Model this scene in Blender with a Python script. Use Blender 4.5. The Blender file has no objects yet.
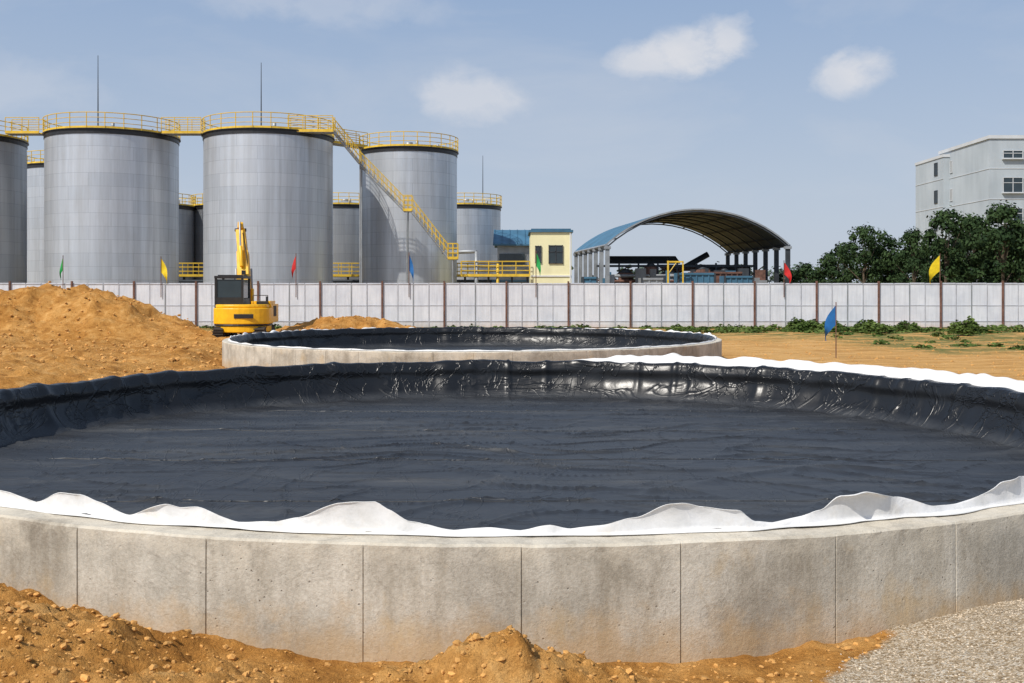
import bpy, math, random
from mathutils import Vector, noise, Matrix
random.seed(7)
scene=bpy.context.scene
R=math.radians
def N(x,y,z=0.0): return noise.noise(Vector((x,y,z)))
def FB(x,y,z=0.0,o=4,H=0.8): return noise.fractal(Vector((x,y,z)),H,2.1,o)
def sm(a,b,x):
    t=max(0.0,min(1.0,(x-a)/(b-a))); return t*t*(3-2*t)
def interp(tab,x):
    if x<=tab[0][0]: return tab[0][1]
    for i in range(len(tab)-1):
        a,b=tab[i],tab[i+1]
        if x<=b[0]:
            t=(x-a[0])/(b[0]-a[0]); t=0.45*t+0.55*t*t*(3-2*t)
            return a[1]+(b[1]-a[1])*t
    return tab[-1][1]

# ---------------------------------------------------------------- materials
def new_mat(name):
    m=bpy.data.materials.new(name); m.use_nodes=True
    nt=m.node_tree; b=nt.nodes["Principled BSDF"]
    return m,nt,b
def ramp(nt,fac,stops):
    r=nt.nodes.new("ShaderNodeValToRGB"); e=r.color_ramp.elements
    while len(e)<len(stops): e.new(0.5)
    for i,(p,c) in enumerate(stops):
        e[i].position=p; e[i].color=(c[0],c[1],c[2],1) if not isinstance(c,(int,float)) else (c,c,c,1)
    nt.links.new(fac,r.inputs[0]); return r.outputs[0]
def nz(nt,scale,detail=5,rough=0.55,vec=None,sc=None,dist=0.0):
    n=nt.nodes.new("ShaderNodeTexNoise"); n.inputs["Scale"].default_value=scale
    n.inputs["Detail"].default_value=detail; n.inputs["Roughness"].default_value=rough
    n.inputs["Distortion"].default_value=dist
    if vec is None:
        g=nt.nodes.new("ShaderNodeNewGeometry"); vec=g.outputs["Position"]
    if sc:
        mp=nt.nodes.new("ShaderNodeMapping"); mp.inputs["Scale"].default_value=sc
        nt.links.new(vec,mp.inputs["Vector"]); vec=mp.outputs[0]
    nt.links.new(vec,n.inputs["Vector"]); return n.outputs["Fac"]
def mix(nt,fac,a,b,mode='MIX'):
    m=nt.nodes.new("ShaderNodeMix"); m.data_type='RGBA'; m.blend_type=mode
    def put(s,v):
        if isinstance(v,(tuple,list)): s.default_value=(v[0],v[1],v[2],1)
        else: nt.links.new(v,s)
    if isinstance(fac,(int,float)): m.inputs[0].default_value=fac
    else: nt.links.new(fac,m.inputs[0])
    put(m.inputs[6],a); put(m.inputs[7],b); return m.outputs[2]
def math_n(nt,op,a,b=None,clamp=False):
    m=nt.nodes.new("ShaderNodeMath"); m.operation=op; m.use_clamp=clamp
    for i,v in enumerate((a,b)):
        if v is None: continue
        if isinstance(v,(int,float)): m.inputs[i].default_value=v
        else: nt.links.new(v,m.inputs[i])
    return m.outputs[0]
def bump(nt,b,h,strength=0.3,dist=0.02,prev=None):
    n=nt.nodes.new("ShaderNodeBump"); n.inputs["Strength"].default_value=strength
    n.inputs["Distance"].default_value=dist; nt.links.new(h,n.inputs["Height"])
    if prev: nt.links.new(prev,n.inputs["Normal"])
    nt.links.new(n.outputs[0],b.inputs["Normal"]); return n.outputs[0]
def simple(name,col,rough=0.5,metal=0.0,var=0.15,scale=3.0,bs=0.0):
    m,nt,b=new_mat(name)
    f=nz(nt,scale,4)
    d=tuple(c*(1-var) for c in col); l=tuple(min(1,c*(1+var)) for c in col)
    nt.links.new(ramp(nt,f,[(0.3,d),(0.7,l)]),b.inputs["Base Color"])
    b.inputs["Roughness"].default_value=rough; b.inputs["Metallic"].default_value=metal
    if bs: bump(nt,b,nz(nt,scale*8,3),bs,0.01)
    return m

def soil_mat():
    m,nt,b=new_mat("soil_mat")
    big=nz(nt,0.25,5); med=nz(nt,2.2,7,0.68); fine=nz(nt,28,4,0.7)
    c1=ramp(nt,med,[(0.28,(0.29,0.13,0.030)),(0.46,(0.50,0.25,0.064)),(0.6,(0.62,0.345,0.11)),(0.75,(0.72,0.46,0.19))])
    c2=ramp(nt,big,[(0.3,(0.82,0.74,0.62)),(0.7,(1.08,1.08,1.12))])
    c=mix(nt,1.0,c1,c2,'MULTIPLY')
    c=mix(nt,0.6,c,ramp(nt,fine,[(0.3,(0.60,0.53,0.46)),(0.65,(1.1,1.1,1.1))]),'MULTIPLY')
    at=nt.nodes.new("ShaderNodeAttribute"); at.attribute_name="masks"
    sp=nt.nodes.new("ShaderNodeSeparateColor"); nt.links.new(at.outputs["Color"],sp.inputs[0])
    gc=ramp(nt,nz(nt,5,4,0.7),[(0.3,(0.05,0.09,0.02)),(0.55,(0.13,0.16,0.05)),(0.7,(0.32,0.23,0.09))])
    gf=math_n(nt,'MULTIPLY',sp.outputs[0],ramp(nt,nz(nt,0.7,5,0.75,sc=(0.5,1.3,1)),[(0.44,0),(0.52,1)]))
    c=mix(nt,math_n(nt,'MULTIPLY',sp.outputs[2],0.8),c,ramp(nt,nz(nt,1.0,7,.72,sc=(0.35,1.8,1)),[(0.34,(0.36,0.18,0.052)),(0.5,(0.60,0.345,0.12)),(0.68,(0.72,0.47,0.21))]))
    c=mix(nt,gf,c,gc)
    vo=nt.nodes.new("ShaderNodeTexVoronoi"); vo.inputs["Scale"].default_value=75
    g=nt.nodes.new("ShaderNodeNewGeometry"); nt.links.new(g.outputs["Position"],vo.inputs["Vector"])
    vr=nt.nodes.new("ShaderNodeSeparateColor"); nt.links.new(vo.outputs["Color"],vr.inputs[0])
    grc=ramp(nt,vr.outputs[0],[(0.0,(0.27,0.19,0.11)),(0.4,(0.48,0.37,0.24)),(0.8,(0.62,0.52,0.39)),(1.0,(0.76,0.69,0.58))])
    grf=ramp(nt,math_n(nt,'ADD',sp.outputs[1],math_n(nt,'MULTIPLY',math_n(nt,'SUBTRACT',nz(nt,6,4,.7),0.5),0.9)),[(0.36,0),(0.62,1)])
    c=mix(nt,grf,c,grc)
    nt.links.new(c,b.inputs["Base Color"]); b.inputs["Roughness"].default_value=0.95
    b.inputs["Specular IOR Level"].default_value=0.15
    p=bump(nt,b,nz(nt,3.0,8,0.75),0.8,0.16)
    h=math_n(nt,'ADD',math_n(nt,'MULTIPLY',vo.outputs["Distance"],grf),nz(nt,60,3,0.7))
    bump(nt,b,h,0.6,0.012,p)
    return m
def concrete_mat():
    m,nt,b=new_mat("concrete_mat")
    f=nz(nt,1.1,7,0.68); s=nz(nt,3.5,5,0.7,sc=(1,1,0.16)); fi=nz(nt,45,4,0.7)
    c=ramp(nt,f,[(0.30,(0.31,0.28,0.235)),(0.45,(0.44,0.41,0.35)),(0.56,(0.55,0.515,0.445)),(0.72,(0.64,0.60,0.52))])
    c=mix(nt,0.6,c,ramp(nt,s,[(0.34,(0.58,0.53,0.46)),(0.58,(1.08,1.08,1.08))]),'MULTIPLY')
    c=mix(nt,0.5,c,ramp(nt,fi,[(0.35,(0.68,0.66,0.62)),(0.6,(1.08,1.08,1.08))]),'MULTIPLY')
    vo=nt.nodes.new("ShaderNodeTexVoronoi"); vo.inputs["Scale"].default_value=16
    g=nt.nodes.new("ShaderNodeNewGeometry"); nt.links.new(g.outputs["Position"],vo.inputs["Vector"])
    pit=ramp(nt,vo.outputs["Distance"],[(0.06,1),(0.13,0)])
    pm=math_n(nt,'MULTIPLY',pit,ramp(nt,nz(nt,2.2,3),[(0.50,0),(0.60,1)]))
    c=mix(nt,math_n(nt,'MULTIPLY',pm,0.6),c,(0.12,0.105,0.085))
    # hairline map cracks / formwork scratches
    ck=ramp(nt,math_n(nt,'ABSOLUTE',math_n(nt,'SUBTRACT',nz(nt,1.6,6,.6,dist=1.2),0.5)),[(0.0,1),(0.006,0)])
    c=mix(nt,math_n(nt,'MULTIPLY',ck,0.35),c,(0.16,0.13,0.10))
    sx=nt.nodes.new("ShaderNodeSeparateXYZ"); nt.links.new(g.outputs["Position"],sx.inputs[0])
    hh=math_n(nt,'ADD',sx.outputs[2],math_n(nt,'MULTIPLY',math_n(nt,'SUBTRACT',nz(nt,4,5,.7),0.5),0.9))
    sf=ramp(nt,hh,[(0.02,1),(0.34,0)])
    c=mix(nt,math_n(nt,'MULTIPLY',sf,0.55),c,(0.50,0.33,0.15))
    o=ramp(nt,nz(nt,2.1,5,.65,sc=(1,1,0.6)),[(0.58,0),(0.68,1)])
    c=mix(nt,math_n(nt,'MULTIPLY',o,0.40),c,(0.52,0.38,0.20))
    tp=ramp(nt,hh,[(0.60,0),(0.80,1)])
    c=mix(nt,math_n(nt,'MULTIPLY',tp,0.6),c,(0.66,0.60,0.49))
    nt.links.new(c,b.inputs["Base Color"]); b.inputs["Roughness"].default_value=0.9
    bump(nt,b,math_n(nt,'ADD',math_n(nt,'MULTIPLY',fi,0.3),math_n(nt,'SUBTRACT',f,math_n(nt,'MULTIPLY',pm,0.5))),0.5,0.03)
    return m
def liner_mat():
    m,nt,b=new_mat("liner_mat")
    d=nz(nt,0.8,6,0.72,sc=(0.35,1.6,1))
    c=ramp(nt,d,[(0.3,(0.014,0.015,0.018)),(0.52,(0.030,0.033,0.038)),(0.64,(0.052,0.055,0.059)),(0.8,(0.10,0.096,0.09))])
    g=nt.nodes.new("ShaderNodeNewGeometry"); sx=nt.nodes.new("ShaderNodeSeparateXYZ"); nt.links.new(g.outputs["Position"],sx.inputs[0])
    wf=ramp(nt,sx.outputs[2],[(0.10,0),(0.22,1)])   # sides above the floor get one darker, smoother tone than the mottled floor
    c=mix(nt,wf,c,(0.009,0.010,0.012))
    nt.links.new(c,b.inputs["Base Color"])
    rg=mix(nt,wf,ramp(nt,d,[(0.3,0.40),(0.7,0.58)]),(0.33,0.33,0.33))
    nt.links.new(rg,b.inputs["Roughness"])
    b.inputs["Specular IOR Level"].default_value=0.45
    w=nz(nt,0.9,4,0.55,sc=(0.30,1.5,1),dist=0.9)
    r=ramp(nt,math_n(nt,'ABSOLUTE',math_n(nt,'SUBTRACT',w,0.5)),[(0.0,1),(0.030,0.0)])
    w2=nz(nt,1.1,4,0.55,sc=(1.3,0.5,1),dist=1.1)
    r2=ramp(nt,math_n(nt,'ABSOLUTE',math_n(nt,'SUBTRACT',w2,0.52)),[(0.0,.7),(0.02,0.0)])
    bump(nt,b,math_n(nt,'ADD',math_n(nt,'ADD',r,r2),math_n(nt,'MULTIPLY',nz(nt,5,4,0.6,dist=0.5),0.6)),0.55,0.02)
    return m
def felt_mat():
    m,nt,b=new_mat("felt_mat")
    c=ramp(nt,nz(nt,5,5,.7),[(0.3,(0.62,0.62,0.61)),(0.6,(0.76,0.76,0.76))])
    c=mix(nt,ramp(nt,nz(nt,2.2,5,.7),[(0.54,0),(0.75,0.5)]),c,(0.55,0.46,0.33))
    nt.links.new(c,b.inputs["Base Color"]); b.inputs["Roughness"].default_value=1.0
    b.inputs["Specular IOR Level"].default_value=0.1
    bump(nt,b,math_n(nt,'ADD',nz(nt,4,3,.5,dist=.8),math_n(nt,'MULTIPLY',nz(nt,150,2,.7),.05)),0.5,0.03); return m
def tank_mat(name,tint=1.0):
    m,nt,b=new_mat(name)
    uv=nt.nodes.new("ShaderNodeUVMap")
    br=nt.nodes.new("ShaderNodeTexBrick"); br.inputs["Scale"].default_value=1
    br.inputs["Brick Width"].default_value=3.4; br.inputs["Row Height"].default_value=1.05
    br.inputs["Mortar Size"].default_value=0.016; br.inputs["Bias"].default_value=0
    br.inputs["Color1"].default_value=(0.56*tint,0.595*tint,0.64*tint,1)
    br.inputs["Color2"].default_value=(0.63*tint,0.66*tint,0.70*tint,1)
    br.inputs["Mortar"].default_value=(0.44*tint,0.47*tint,0.51*tint,1)
    nt.links.new(uv.outputs[0],br.inputs["Vector"])
    st=nz(nt,1.0,5,.68,vec=uv.outputs[0],sc=(1.6,0.06,1))
    c=mix(nt,0.9,br.outputs[0],ramp(nt,st,[(0.3,(0.72,0.72,0.72)),(0.7,(1.14,1.14,1.14))]),'MULTIPLY')
    dirt=nz(nt,0.6,5,.7,vec=uv.outputs[0],sc=(1,0.3,1))
    c=mix(nt,ramp(nt,dirt,[(0.52,0),(0.8,0.4)]),c,(0.38,0.37,0.35))
    nt.links.new(c,b.inputs["Base Color"])
    b.inputs["Metallic"].default_value=0.55
    nt.links.new(ramp(nt,st,[(0.3,0.48),(0.7,0.34)]),b.inputs["Roughness"])
    bump(nt,b,nz(nt,0.8,3,.5,vec=uv.outputs[0]),0.25,0.05)
    return m
def fence_mat():
    m,nt,b=new_mat("fence_panel_mat")
    c=ramp(nt,nz(nt,0.9,5,.6),[(0.3,(0.60,0.63,0.70)),(0.7,(0.74,0.76,0.81))])
    c=mix(nt,0.5,c,ramp(nt,nz(nt,3,5,.7,sc=(2.0,1,0.15)),[(0.35,(0.78,0.77,0.76)),(0.6,(1.05,1.05,1.05))]),'MULTIPLY')
    g=nt.nodes.new("ShaderNodeNewGeometry"); sx=nt.nodes.new("ShaderNodeSeparateXYZ"); nt.links.new(g.outputs["Position"],sx.inputs[0])
    hh=math_n(nt,'ADD',sx.outputs[2],math_n(nt,'MULTIPLY',nz(nt,2,5,.7),0.8))
    c=mix(nt,ramp(nt,hh,[(0.3,0.6),(0.85,0)]),c,(0.42,0.31,0.19))
    nt.links.new(c,b.inputs["Base Color"]); b.inputs["Roughness"].default_value=0.5; return m
def leaf_mat(name,dark,light):
    m,nt,b=new_mat(name)
    f=nz(nt,0.9,4,.7); f2=nz(nt,9,2)
    c=ramp(nt,f,[(0.35,dark),(0.65,light)])
    c=mix(nt,0.6,c,ramp(nt,f2,[(0.35,(0.6,0.6,0.6)),(0.65,(1.25,1.25,1.2))]),'MULTIPLY')
    nt.links.new(c,b.inputs["Base Color"]); b.inputs["Roughness"].default_value=0.75
    b.inputs["Specular IOR Level"].default_value=0.12
    return m
def facade_mat():
    m,nt,b=new_mat("tile_facade_mat")
    c=ramp(nt,nz(nt,0.2,5,.6),[(0.3,(0.39,0.44,0.48)),(0.7,(0.48,0.53,0.57))])
    c=mix(nt,0.5,c,ramp(nt,nz(nt,0.7,5,.7,sc=(1,1,0.12)),[(0.35,(0.78,0.78,0.78)),(0.6,(1.05,1.05,1.05))]),'MULTIPLY')
    nt.links.new(c,b.inputs["Base Color"]); b.inputs["Roughness"].default_value=0.6; return m

M={}
M['soil']=soil_mat(); M['conc']=concrete_mat(); M['liner']=liner_mat(); M['felt']=felt_mat()
M['tank']=tank_mat("tank_cladding_mat"); M['tank2']=tank_mat("tank_cladding_shaded_dark_mat",0.62)  # darker cladding tint: painted shade on the leftmost tank, darker grey for rear tanks
M['fence']=fence_mat(); M['rust']=simple("rusty_post_mat",(0.15,0.075,0.055),0.85,0,0.4,4)
M['seam']=simple("panel_frame_mat",(0.42,0.43,0.47),0.6,0,0.2,2)
M['yel']=simple("yellow_rail_paint_mat",(0.70,0.46,0.04),0.5,0,0.2,2)
M['exy']=simple("excavator_yellow_mat",(0.88,0.48,0.010),0.38,0,0.12,3)
M['blk']=simple("black_paint_mat",(0.018,0.018,0.020),0.45,0,0.3,4)
M['rub']=simple("track_steel_mat",(0.05,0.04,0.032),0.8,0.2,0.4,6)
M['dk']=simple("dark_steel_mat",(0.05,0.058,0.07),0.6,0.3,0.3,1)
M['gry']=simple("grey_steel_mat",(0.33,0.35,0.37),0.5,0.4,0.25,1)
M['gls']=simple("window_glass_mat",(0.03,0.045,0.055),0.08,0,0.2,1)
M['blue']=simple("blue_sheet_mat",(0.050,0.145,0.235),0.55,0,0.25,0.6)
M['cream']=simple("cream_render_mat",(0.82,0.77,0.48),0.8,0,0.07,0.8)
M['white']=simple("white_frame_mat",(0.7,0.7,0.7),0.5,0,0.08,1)
M['roofu']=simple("vault_sheet_mat",(0.050,0.075,0.105),0.5,0.1,0.2,0.5)
M['fac']=facade_mat(); M['par']=simple("parapet_mat",(0.56,0.58,0.60),0.7,0,0.1,0.5)
M['bark']=simple("bark_mat",(0.10,0.075,0.05),0.9,0,0.4,6)
M['leaf']=leaf_mat("foliage_mat",(0.014,0.032,0.013),(0.050,0.085,0.030))
M['leaf2']=leaf_mat("weed_mat",(0.05,0.09,0.02),(0.12,0.17,0.045))
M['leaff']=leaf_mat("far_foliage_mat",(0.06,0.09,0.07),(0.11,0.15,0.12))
def cloth(n,c):
    m,nt,b=new_mat(n)
    nt.links.new(ramp(nt,nz(nt,6,4),[(0.3,tuple(x*.75 for x in c)),(0.7,c)]),b.inputs["Base Color"])
    b.inputs["Roughness"].default_value=0.7; return m
M['fr']=cloth("red_flag_mat",(0.65,0.02,0.02)); M['fy']=cloth("yellow_flag_mat",(0.85,0.62,0.01))
M['fb']=cloth("blue_flag_mat",(0.01,0.14,0.42)); M['fg']=cloth("green_flag_mat",(0.01,0.36,0.08))
M['clod']=simple("soil_clod_mat",(0.55,0.29,0.085),0.95,0,0.3,5,0.5)
M['grav']=simple("gravel_mat",(0.54,0.45,0.34),0.9,0,0.4,14)

# ---------------------------------------------------------------- mesh builder
class B:
    def __init__(s): s.v=[];s.f=[];s.m=[];s.mats=[];s.sm=[]
    def mi(s,mat):
        if mat not in s.mats: s.mats.append(mat)
        return s.mats.index(mat)
    def add(s,vs,fs,mat,smooth=False):
        o=len(s.v); s.v+= [tuple(v) for v in vs]; k=s.mi(mat)
        for f in fs: s.f.append(tuple(i+o for i in f)); s.m.append(k); s.sm.append(smooth)
    def box(s,c,d,mat,rz=0,rx=0,taper=1.0):
        vs=[]
        M_=Matrix.Rotation(rz,3,'Z')@Matrix.Rotation(rx,3,'X')
        for z in(-1,1):
            t=taper if z>0 else 1
            for x,y in((-1,-1),(1,-1),(1,1),(-1,1)):
                vs.append(Vector(c)+M_@Vector((x*d[0]/2*t,y*d[1]/2*t,z*d[2]/2)))
        s.add(vs,[(0,3,2,1),(4,5,6,7),(0,1,5,4),(1,2,6,5),(2,3,7,6),(3,0,4,7)],mat)
    def tube(s,a,b,r,mat,n=6,r2=None):
        a=Vector(a);b=Vector(b);d=(b-a)
        if d.length<1e-6:return
        q=d.to_track_quat('Z','Y'); r2=r if r2 is None else r2; vs=[]
        for p,rr in((a,r),(b,r2)):
            for i in range(n):
                t=2*math.pi*i/n; vs.append(p+q@Vector((rr*math.cos(t),rr*math.sin(t),0)))
        fs=[(i,(i+1)%n,(i+1)%n+n,i+n) for i in range(n)]
        fs.append(tuple(range(n-1,-1,-1))); fs.append(tuple(range(n,2*n)))
        s.add(vs,fs,mat,n>6)
    def path(s,pts,r,mat,n=6):
        for i in range(len(pts)-1): s.tube(pts[i],pts[i+1],r,mat,n)
    def prism(s,poly,axis,w0,w1,mat):
        n=len(poly); vs=[]
        for w in(w0,w1):
            for p in poly: vs.append((w,p[0],p[1]) if axis=='x' else (p[0],w,p[1]))
        fs=[(i,(i+1)%n,(i+1)%n+n,i+n) for i in range(n)]+[tuple(range(n-1,-1,-1)),tuple(range(n,2*n))]
        s.add(vs,fs,mat)
    def obj(s,name,parent=None,loc=None,bevel=0):
        me=bpy.data.meshes.new(name); me.from_pydata(s.v,[],s.f)
        for mt in s.mats: me.materials.append(M[mt])
        me.polygons.foreach_set("material_index",s.m); me.polygons.foreach_set("use_smooth",s.sm)
        me.update()
        o=bpy.data.objects.new(name,me); scene.collection.objects.link(o)
        if parent: o.parent=parent
        if loc: o.location=loc
        if bevel:
            md=o.modifiers.new("bev",'BEVEL'); md.width=bevel; md.segments=2; md.limit_method='ANGLE'
        return o
def empty(name,loc=(0,0,0)):
    e=bpy.data.objects.new(name,None); e.location=loc; e.empty_display_size=0.3
    scene.collection.objects.link(e); return e

# ---------------------------------------------------------------- layout constants
EYE=2.35
P1=(-0.08,14.45,8.05); P2=(-1.28,34.5,8.2)
RIM=0.75
# ---------------------------------------------------------------- ground
def gauss(x,y,cx,cy,sx,sy): return math.exp(-((x-cx)/sx)**2-((y-cy)/sy)**2)
def cone(x,y,cx,cy,r,asp=1.0):
    d=math.hypot(x-cx,(y-cy)*asp)/r
    return max(0,1-d)
def gravel_side(x,y): return sm(-0.25,0.35,x-(1.36+(y-5.5)*0.85)+0.14*N(x*1.5,y*1.5,11))
def height(x,y):
    r1=math.hypot(x-P1[0],y-P1[1])-P1[2]; r2=math.hypot(x-P2[0],y-P2[1])-P2[2]
    if r1<-0.08 or r2<-0.08: return -0.35
    z=0.0
    if y<9.5:
        p=0.50*gauss(x,y,-4.3,6.2,1.5,1.3)+0.24*gauss(x,y,-2.6,5.75,1.1,0.8)
        p+=0.42*gauss(x,y,-0.02,5.68,0.58,0.48)+0.12*gauss(x,y,-1.0,5.3,0.9,0.5)
        p+=0.10*gauss(x,y,1.2,5.4,0.8,0.5)
        p+=0.60*gauss(x,y,4.3,5.7,1.55,1.5)
        amp=min(1,p*4+0.2)
        gr=gravel_side(x,y)
        l=FB(x*2.3,y*2.3,3,6,0.7)*0.10+abs(N(x*7,y*7,9))*0.07+max(0,N(x*14,y*14,2))*0.035+FB(x*16,y*16,5,3)*0.013
        l2=FB(x*1.6,y*1.6,3,3)*0.03+FB(x*25,y*25,5,2)*0.006
        z+=p+amp*(l*(1-gr)+l2*gr)
        z-=0.02
    far=sm(0.0,1.2,min(r1,r2))*sm(9.0,12,y)
    if far>0:
        left=sm(-5,-9,x)*sm(58,50,y)
        lump=FB(x*0.35,y*0.35,1,5,0.8)*0.16+abs(FB(x*1.3,y*1.3,4,4,0.7))*0.20
        z+=far*(left*(lump+0.10)+(1-left)*(FB(x*0.5,y*0.5,2,5,.7)*0.055))*sm(62,56,y)
        z+=far*0.50*gauss(x,y,-13.5,26.5,2.6,2.4)*(1+0.5*N(x,y,2))
        z+=far*0.28*gauss(x,y,-10.5,33,1.3,4)
        for cx,cy,r,h,a in((-21.3,50,6.6,2.45,1.0),(-26.5,48,5.5,1.7,1.0),(-17.5,47.5,4.0,0.9,1.0),(-9.6,54,3.6,1.0,1.2),(-6.8,54.5,2.8,0.75,1.2),(-24,41,5,0.8,1.2)):
            k=cone(x+N(x*.5,y*.5,3)*.8,y+N(x*.5,y*.5,8)*.8,cx,cy,r,a)
            if k>0: z+=h*(k**1.1)*(1+0.18*FB(x*0.9,y*0.9,6,4))+(0.10*FB(x*2,y*2,6,5,.7)-0.14*abs(N(x*1.5,y*.5,9)))*min(1,k*4)
    return z
def masks(x,y):
    gr=gravel_side(x,y)*sm(9,7.5,y)
    grass=sm(46,54,y+N(x*.3,y*.3)*4)*sm(6,13,x+N(x*.2,y*.2)*3)*sm(63.5,60,y)
    if x>13: grass=max(grass,0.9*sm(36,40,y+N(x*.3,y*.3)*3)*sm(13,17,x))
    grass=max(grass,sm(66,70,y)*0.8, sm(57,60,y)*0.8)
    pale=sm(4,7,x)*sm(15,22,y)
    return grass,gr,pale
ys=[]; y=-12.0
while y<3.6: ys.append(y); y+=0.35
while y<8.6: ys.append(y); y+=0.024
while y<75: ys.append(y); y+=min(max(0.03,y*0.0095),0.35)
while y<5000: ys.append(y); y*=1.07
NC=541
us=[1.9*(0.28*t+0.72*t**3) for t in [(-1+2*i/(NC-1)) for i in range(NC)]]
vs=[];mk=[]
for yy in ys:
    s=8+max(0,yy)
    for u in us:
        x=u*s; vs.append((x,yy,height(x,yy) if yy<75 and abs(x)<70 else 0.0)); mk.append(masks(x,yy))
fs=[]
for j in range(len(ys)-1):
    for i in range(NC-1):
        a=j*NC+i; fs.append((a,a+1,a+1+NC,a+NC))
me=bpy.data.meshes.new("ground"); me.from_pydata(vs,[],fs); me.materials.append(M['soil'])
ca=me.color_attributes.new("masks",'FLOAT_COLOR','POINT')
flat=[]
for g in mk: flat+= [g[0],g[1],g[2],1.0]
ca.data.foreach_set("color",flat)
me.polygons.foreach_set("use_smooth",[True]*len(fs)); me.update()
scene.collection.objects.link(bpy.data.objects.new("ground",me))

def rock_scatter(name,mat,pts):
    b=B()
    t=(1+5**.5)/2
    iv=[Vector(v).normalized() for v in[(-1,t,0),(1,t,0),(-1,-t,0),(1,-t,0),(0,-1,t),(0,1,t),(0,-1,-t),(0,1,-t),(t,0,-1),(t,0,1),(-t,0,-1),(-t,0,1)]]
    jf=[(0,11,5),(0,5,1),(0,1,7),(0,7,10),(0,10,11),(1,5,9),(5,11,4),(11,10,2),(10,7,6),(7,1,8),(3,9,4),(3,4,2),(3,2,6),(3,6,8),(3,8,9),(4,9,5),(2,4,11),(6,2,10),(8,6,7),(9,8,1)]
    for (x,y,z,s) in pts:
        sx,sy,sz=s*random.uniform(.7,1.3),s*random.uniform(.7,1.3),s*random.uniform(.5,.9); a=random.random()*6.28
        ca_,sa=math.cos(a),math.sin(a)
        vv=[]
        for v in iv:
            k=random.uniform(.75,1.2); px=v.x*sx*k;py=v.y*sy*k
            vv.append((x+px*ca_-py*sa,y+px*sa+py*ca_,z+v.z*sz*k+s*0.1))
        b.add(vv,jf,mat,False)
    return b.obj(name)
pts=[]
while len(pts)<3800:
    x=random.uniform(-4.6,3.0); y=random.uniform(4.6,7.2)
    if math.hypot(x-P1[0],y-P1[1])<P1[2]+0.03: continue
    if masks(x,y)[1]>0.5: continue
    h=height(x,y)
    if random.random()>0.25+h*2.5: continue
    pts.append((x,y,h,random.choice([.005,.006,.008,.010,.014,.02])*random.uniform(.7,1.4)))
rock_scatter("soil_clods",'clod',pts)
pts=[]
while len(pts)<3600:
    x=random.uniform(-32,-6); y=random.uniform(24,56)
    if math.hypot(x-P2[0],y-P2[1])<P2[2]+.2 or math.hypot(x-P1[0],y-P1[1])<P1[2]+.3: continue
    pts.append((x,y,height(x,y),random.uniform(.02,.09)))
while len(pts)<4600:
    x=random.uniform(7,24); y=random.uniform(20,50)
    if math.hypot(x-P2[0],y-P2[1])<P2[2]+.2 or math.hypot(x-P1[0],y-P1[1])<P1[2]+.6: continue
    pts.append((x,y,height(x,y),random.uniform(.015,.05)))
rock_scatter("soil_clods",'clod',pts)
pts=[]
while len(pts)<7500:
    x=random.uniform(1.0,5.0); y=random.uniform(4.8,7.6)
    if math.hypot(x-P1[0],y-P1[1])<P1[2]+0.02: continue
    if masks(x,y)[1]<random.uniform(.15,.8): continue
    pts.append((x,y,height(x,y),random.uniform(.003,.008)))
rock_scatter("gravel_stones",'grav',pts)

# ---------------------------------------------------------------- round pools
felt1=[(-4.0,.10),(-3.7,.10),(-3.45,.05),(-3.2,.15),(-3.05,.14),(-2.9,.10),(-2.65,.03),(-2.35,.14),(-2.25,.11),(-2.12,.12),(-1.84,.03),(-1.6,.045),(-1.41,.085),(-1.14,.20),(-.9,.205),(-.8,.15),(-.67,.08),(-.37,.02),(-.15,.04),(.05,.02),(.25,.055),(.38,.03),(.58,.05),(.8,.10),(1.02,.19),(1.12,.195),(1.25,.16),(1.5,.13),(1.62,.04),(1.75,.02),(1.95,.05),(2.10,.09),(2.22,.20),(2.4,.22),(2.7,.14),(3.0,.05),(3.2,.04),(3.45,.09),(3.62,.17),(3.8,.19),(4.2,.12)]
def floorz(x,y_):
    w1=N(x*0.22+3,y_*0.9+N(x*.4,y_*.4)*1.2,2); w2=N(x*0.55,y_*1.2+N(x*.7,y_*.3)*.6,6); w3=N(x*0.9+y_*.4,y_*.5-x*.4,9)
    rd=lambda q,p:max(0,1-abs(q)*p)**2
    return 0.05+0.030*rd(w1,13)+0.022*rd(w2,14)+0.016*rd(w3,15)+0.004*N(x*2.0,y_*3.0,3)+0.016*N(x*.3,y_*.4,5)
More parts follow.
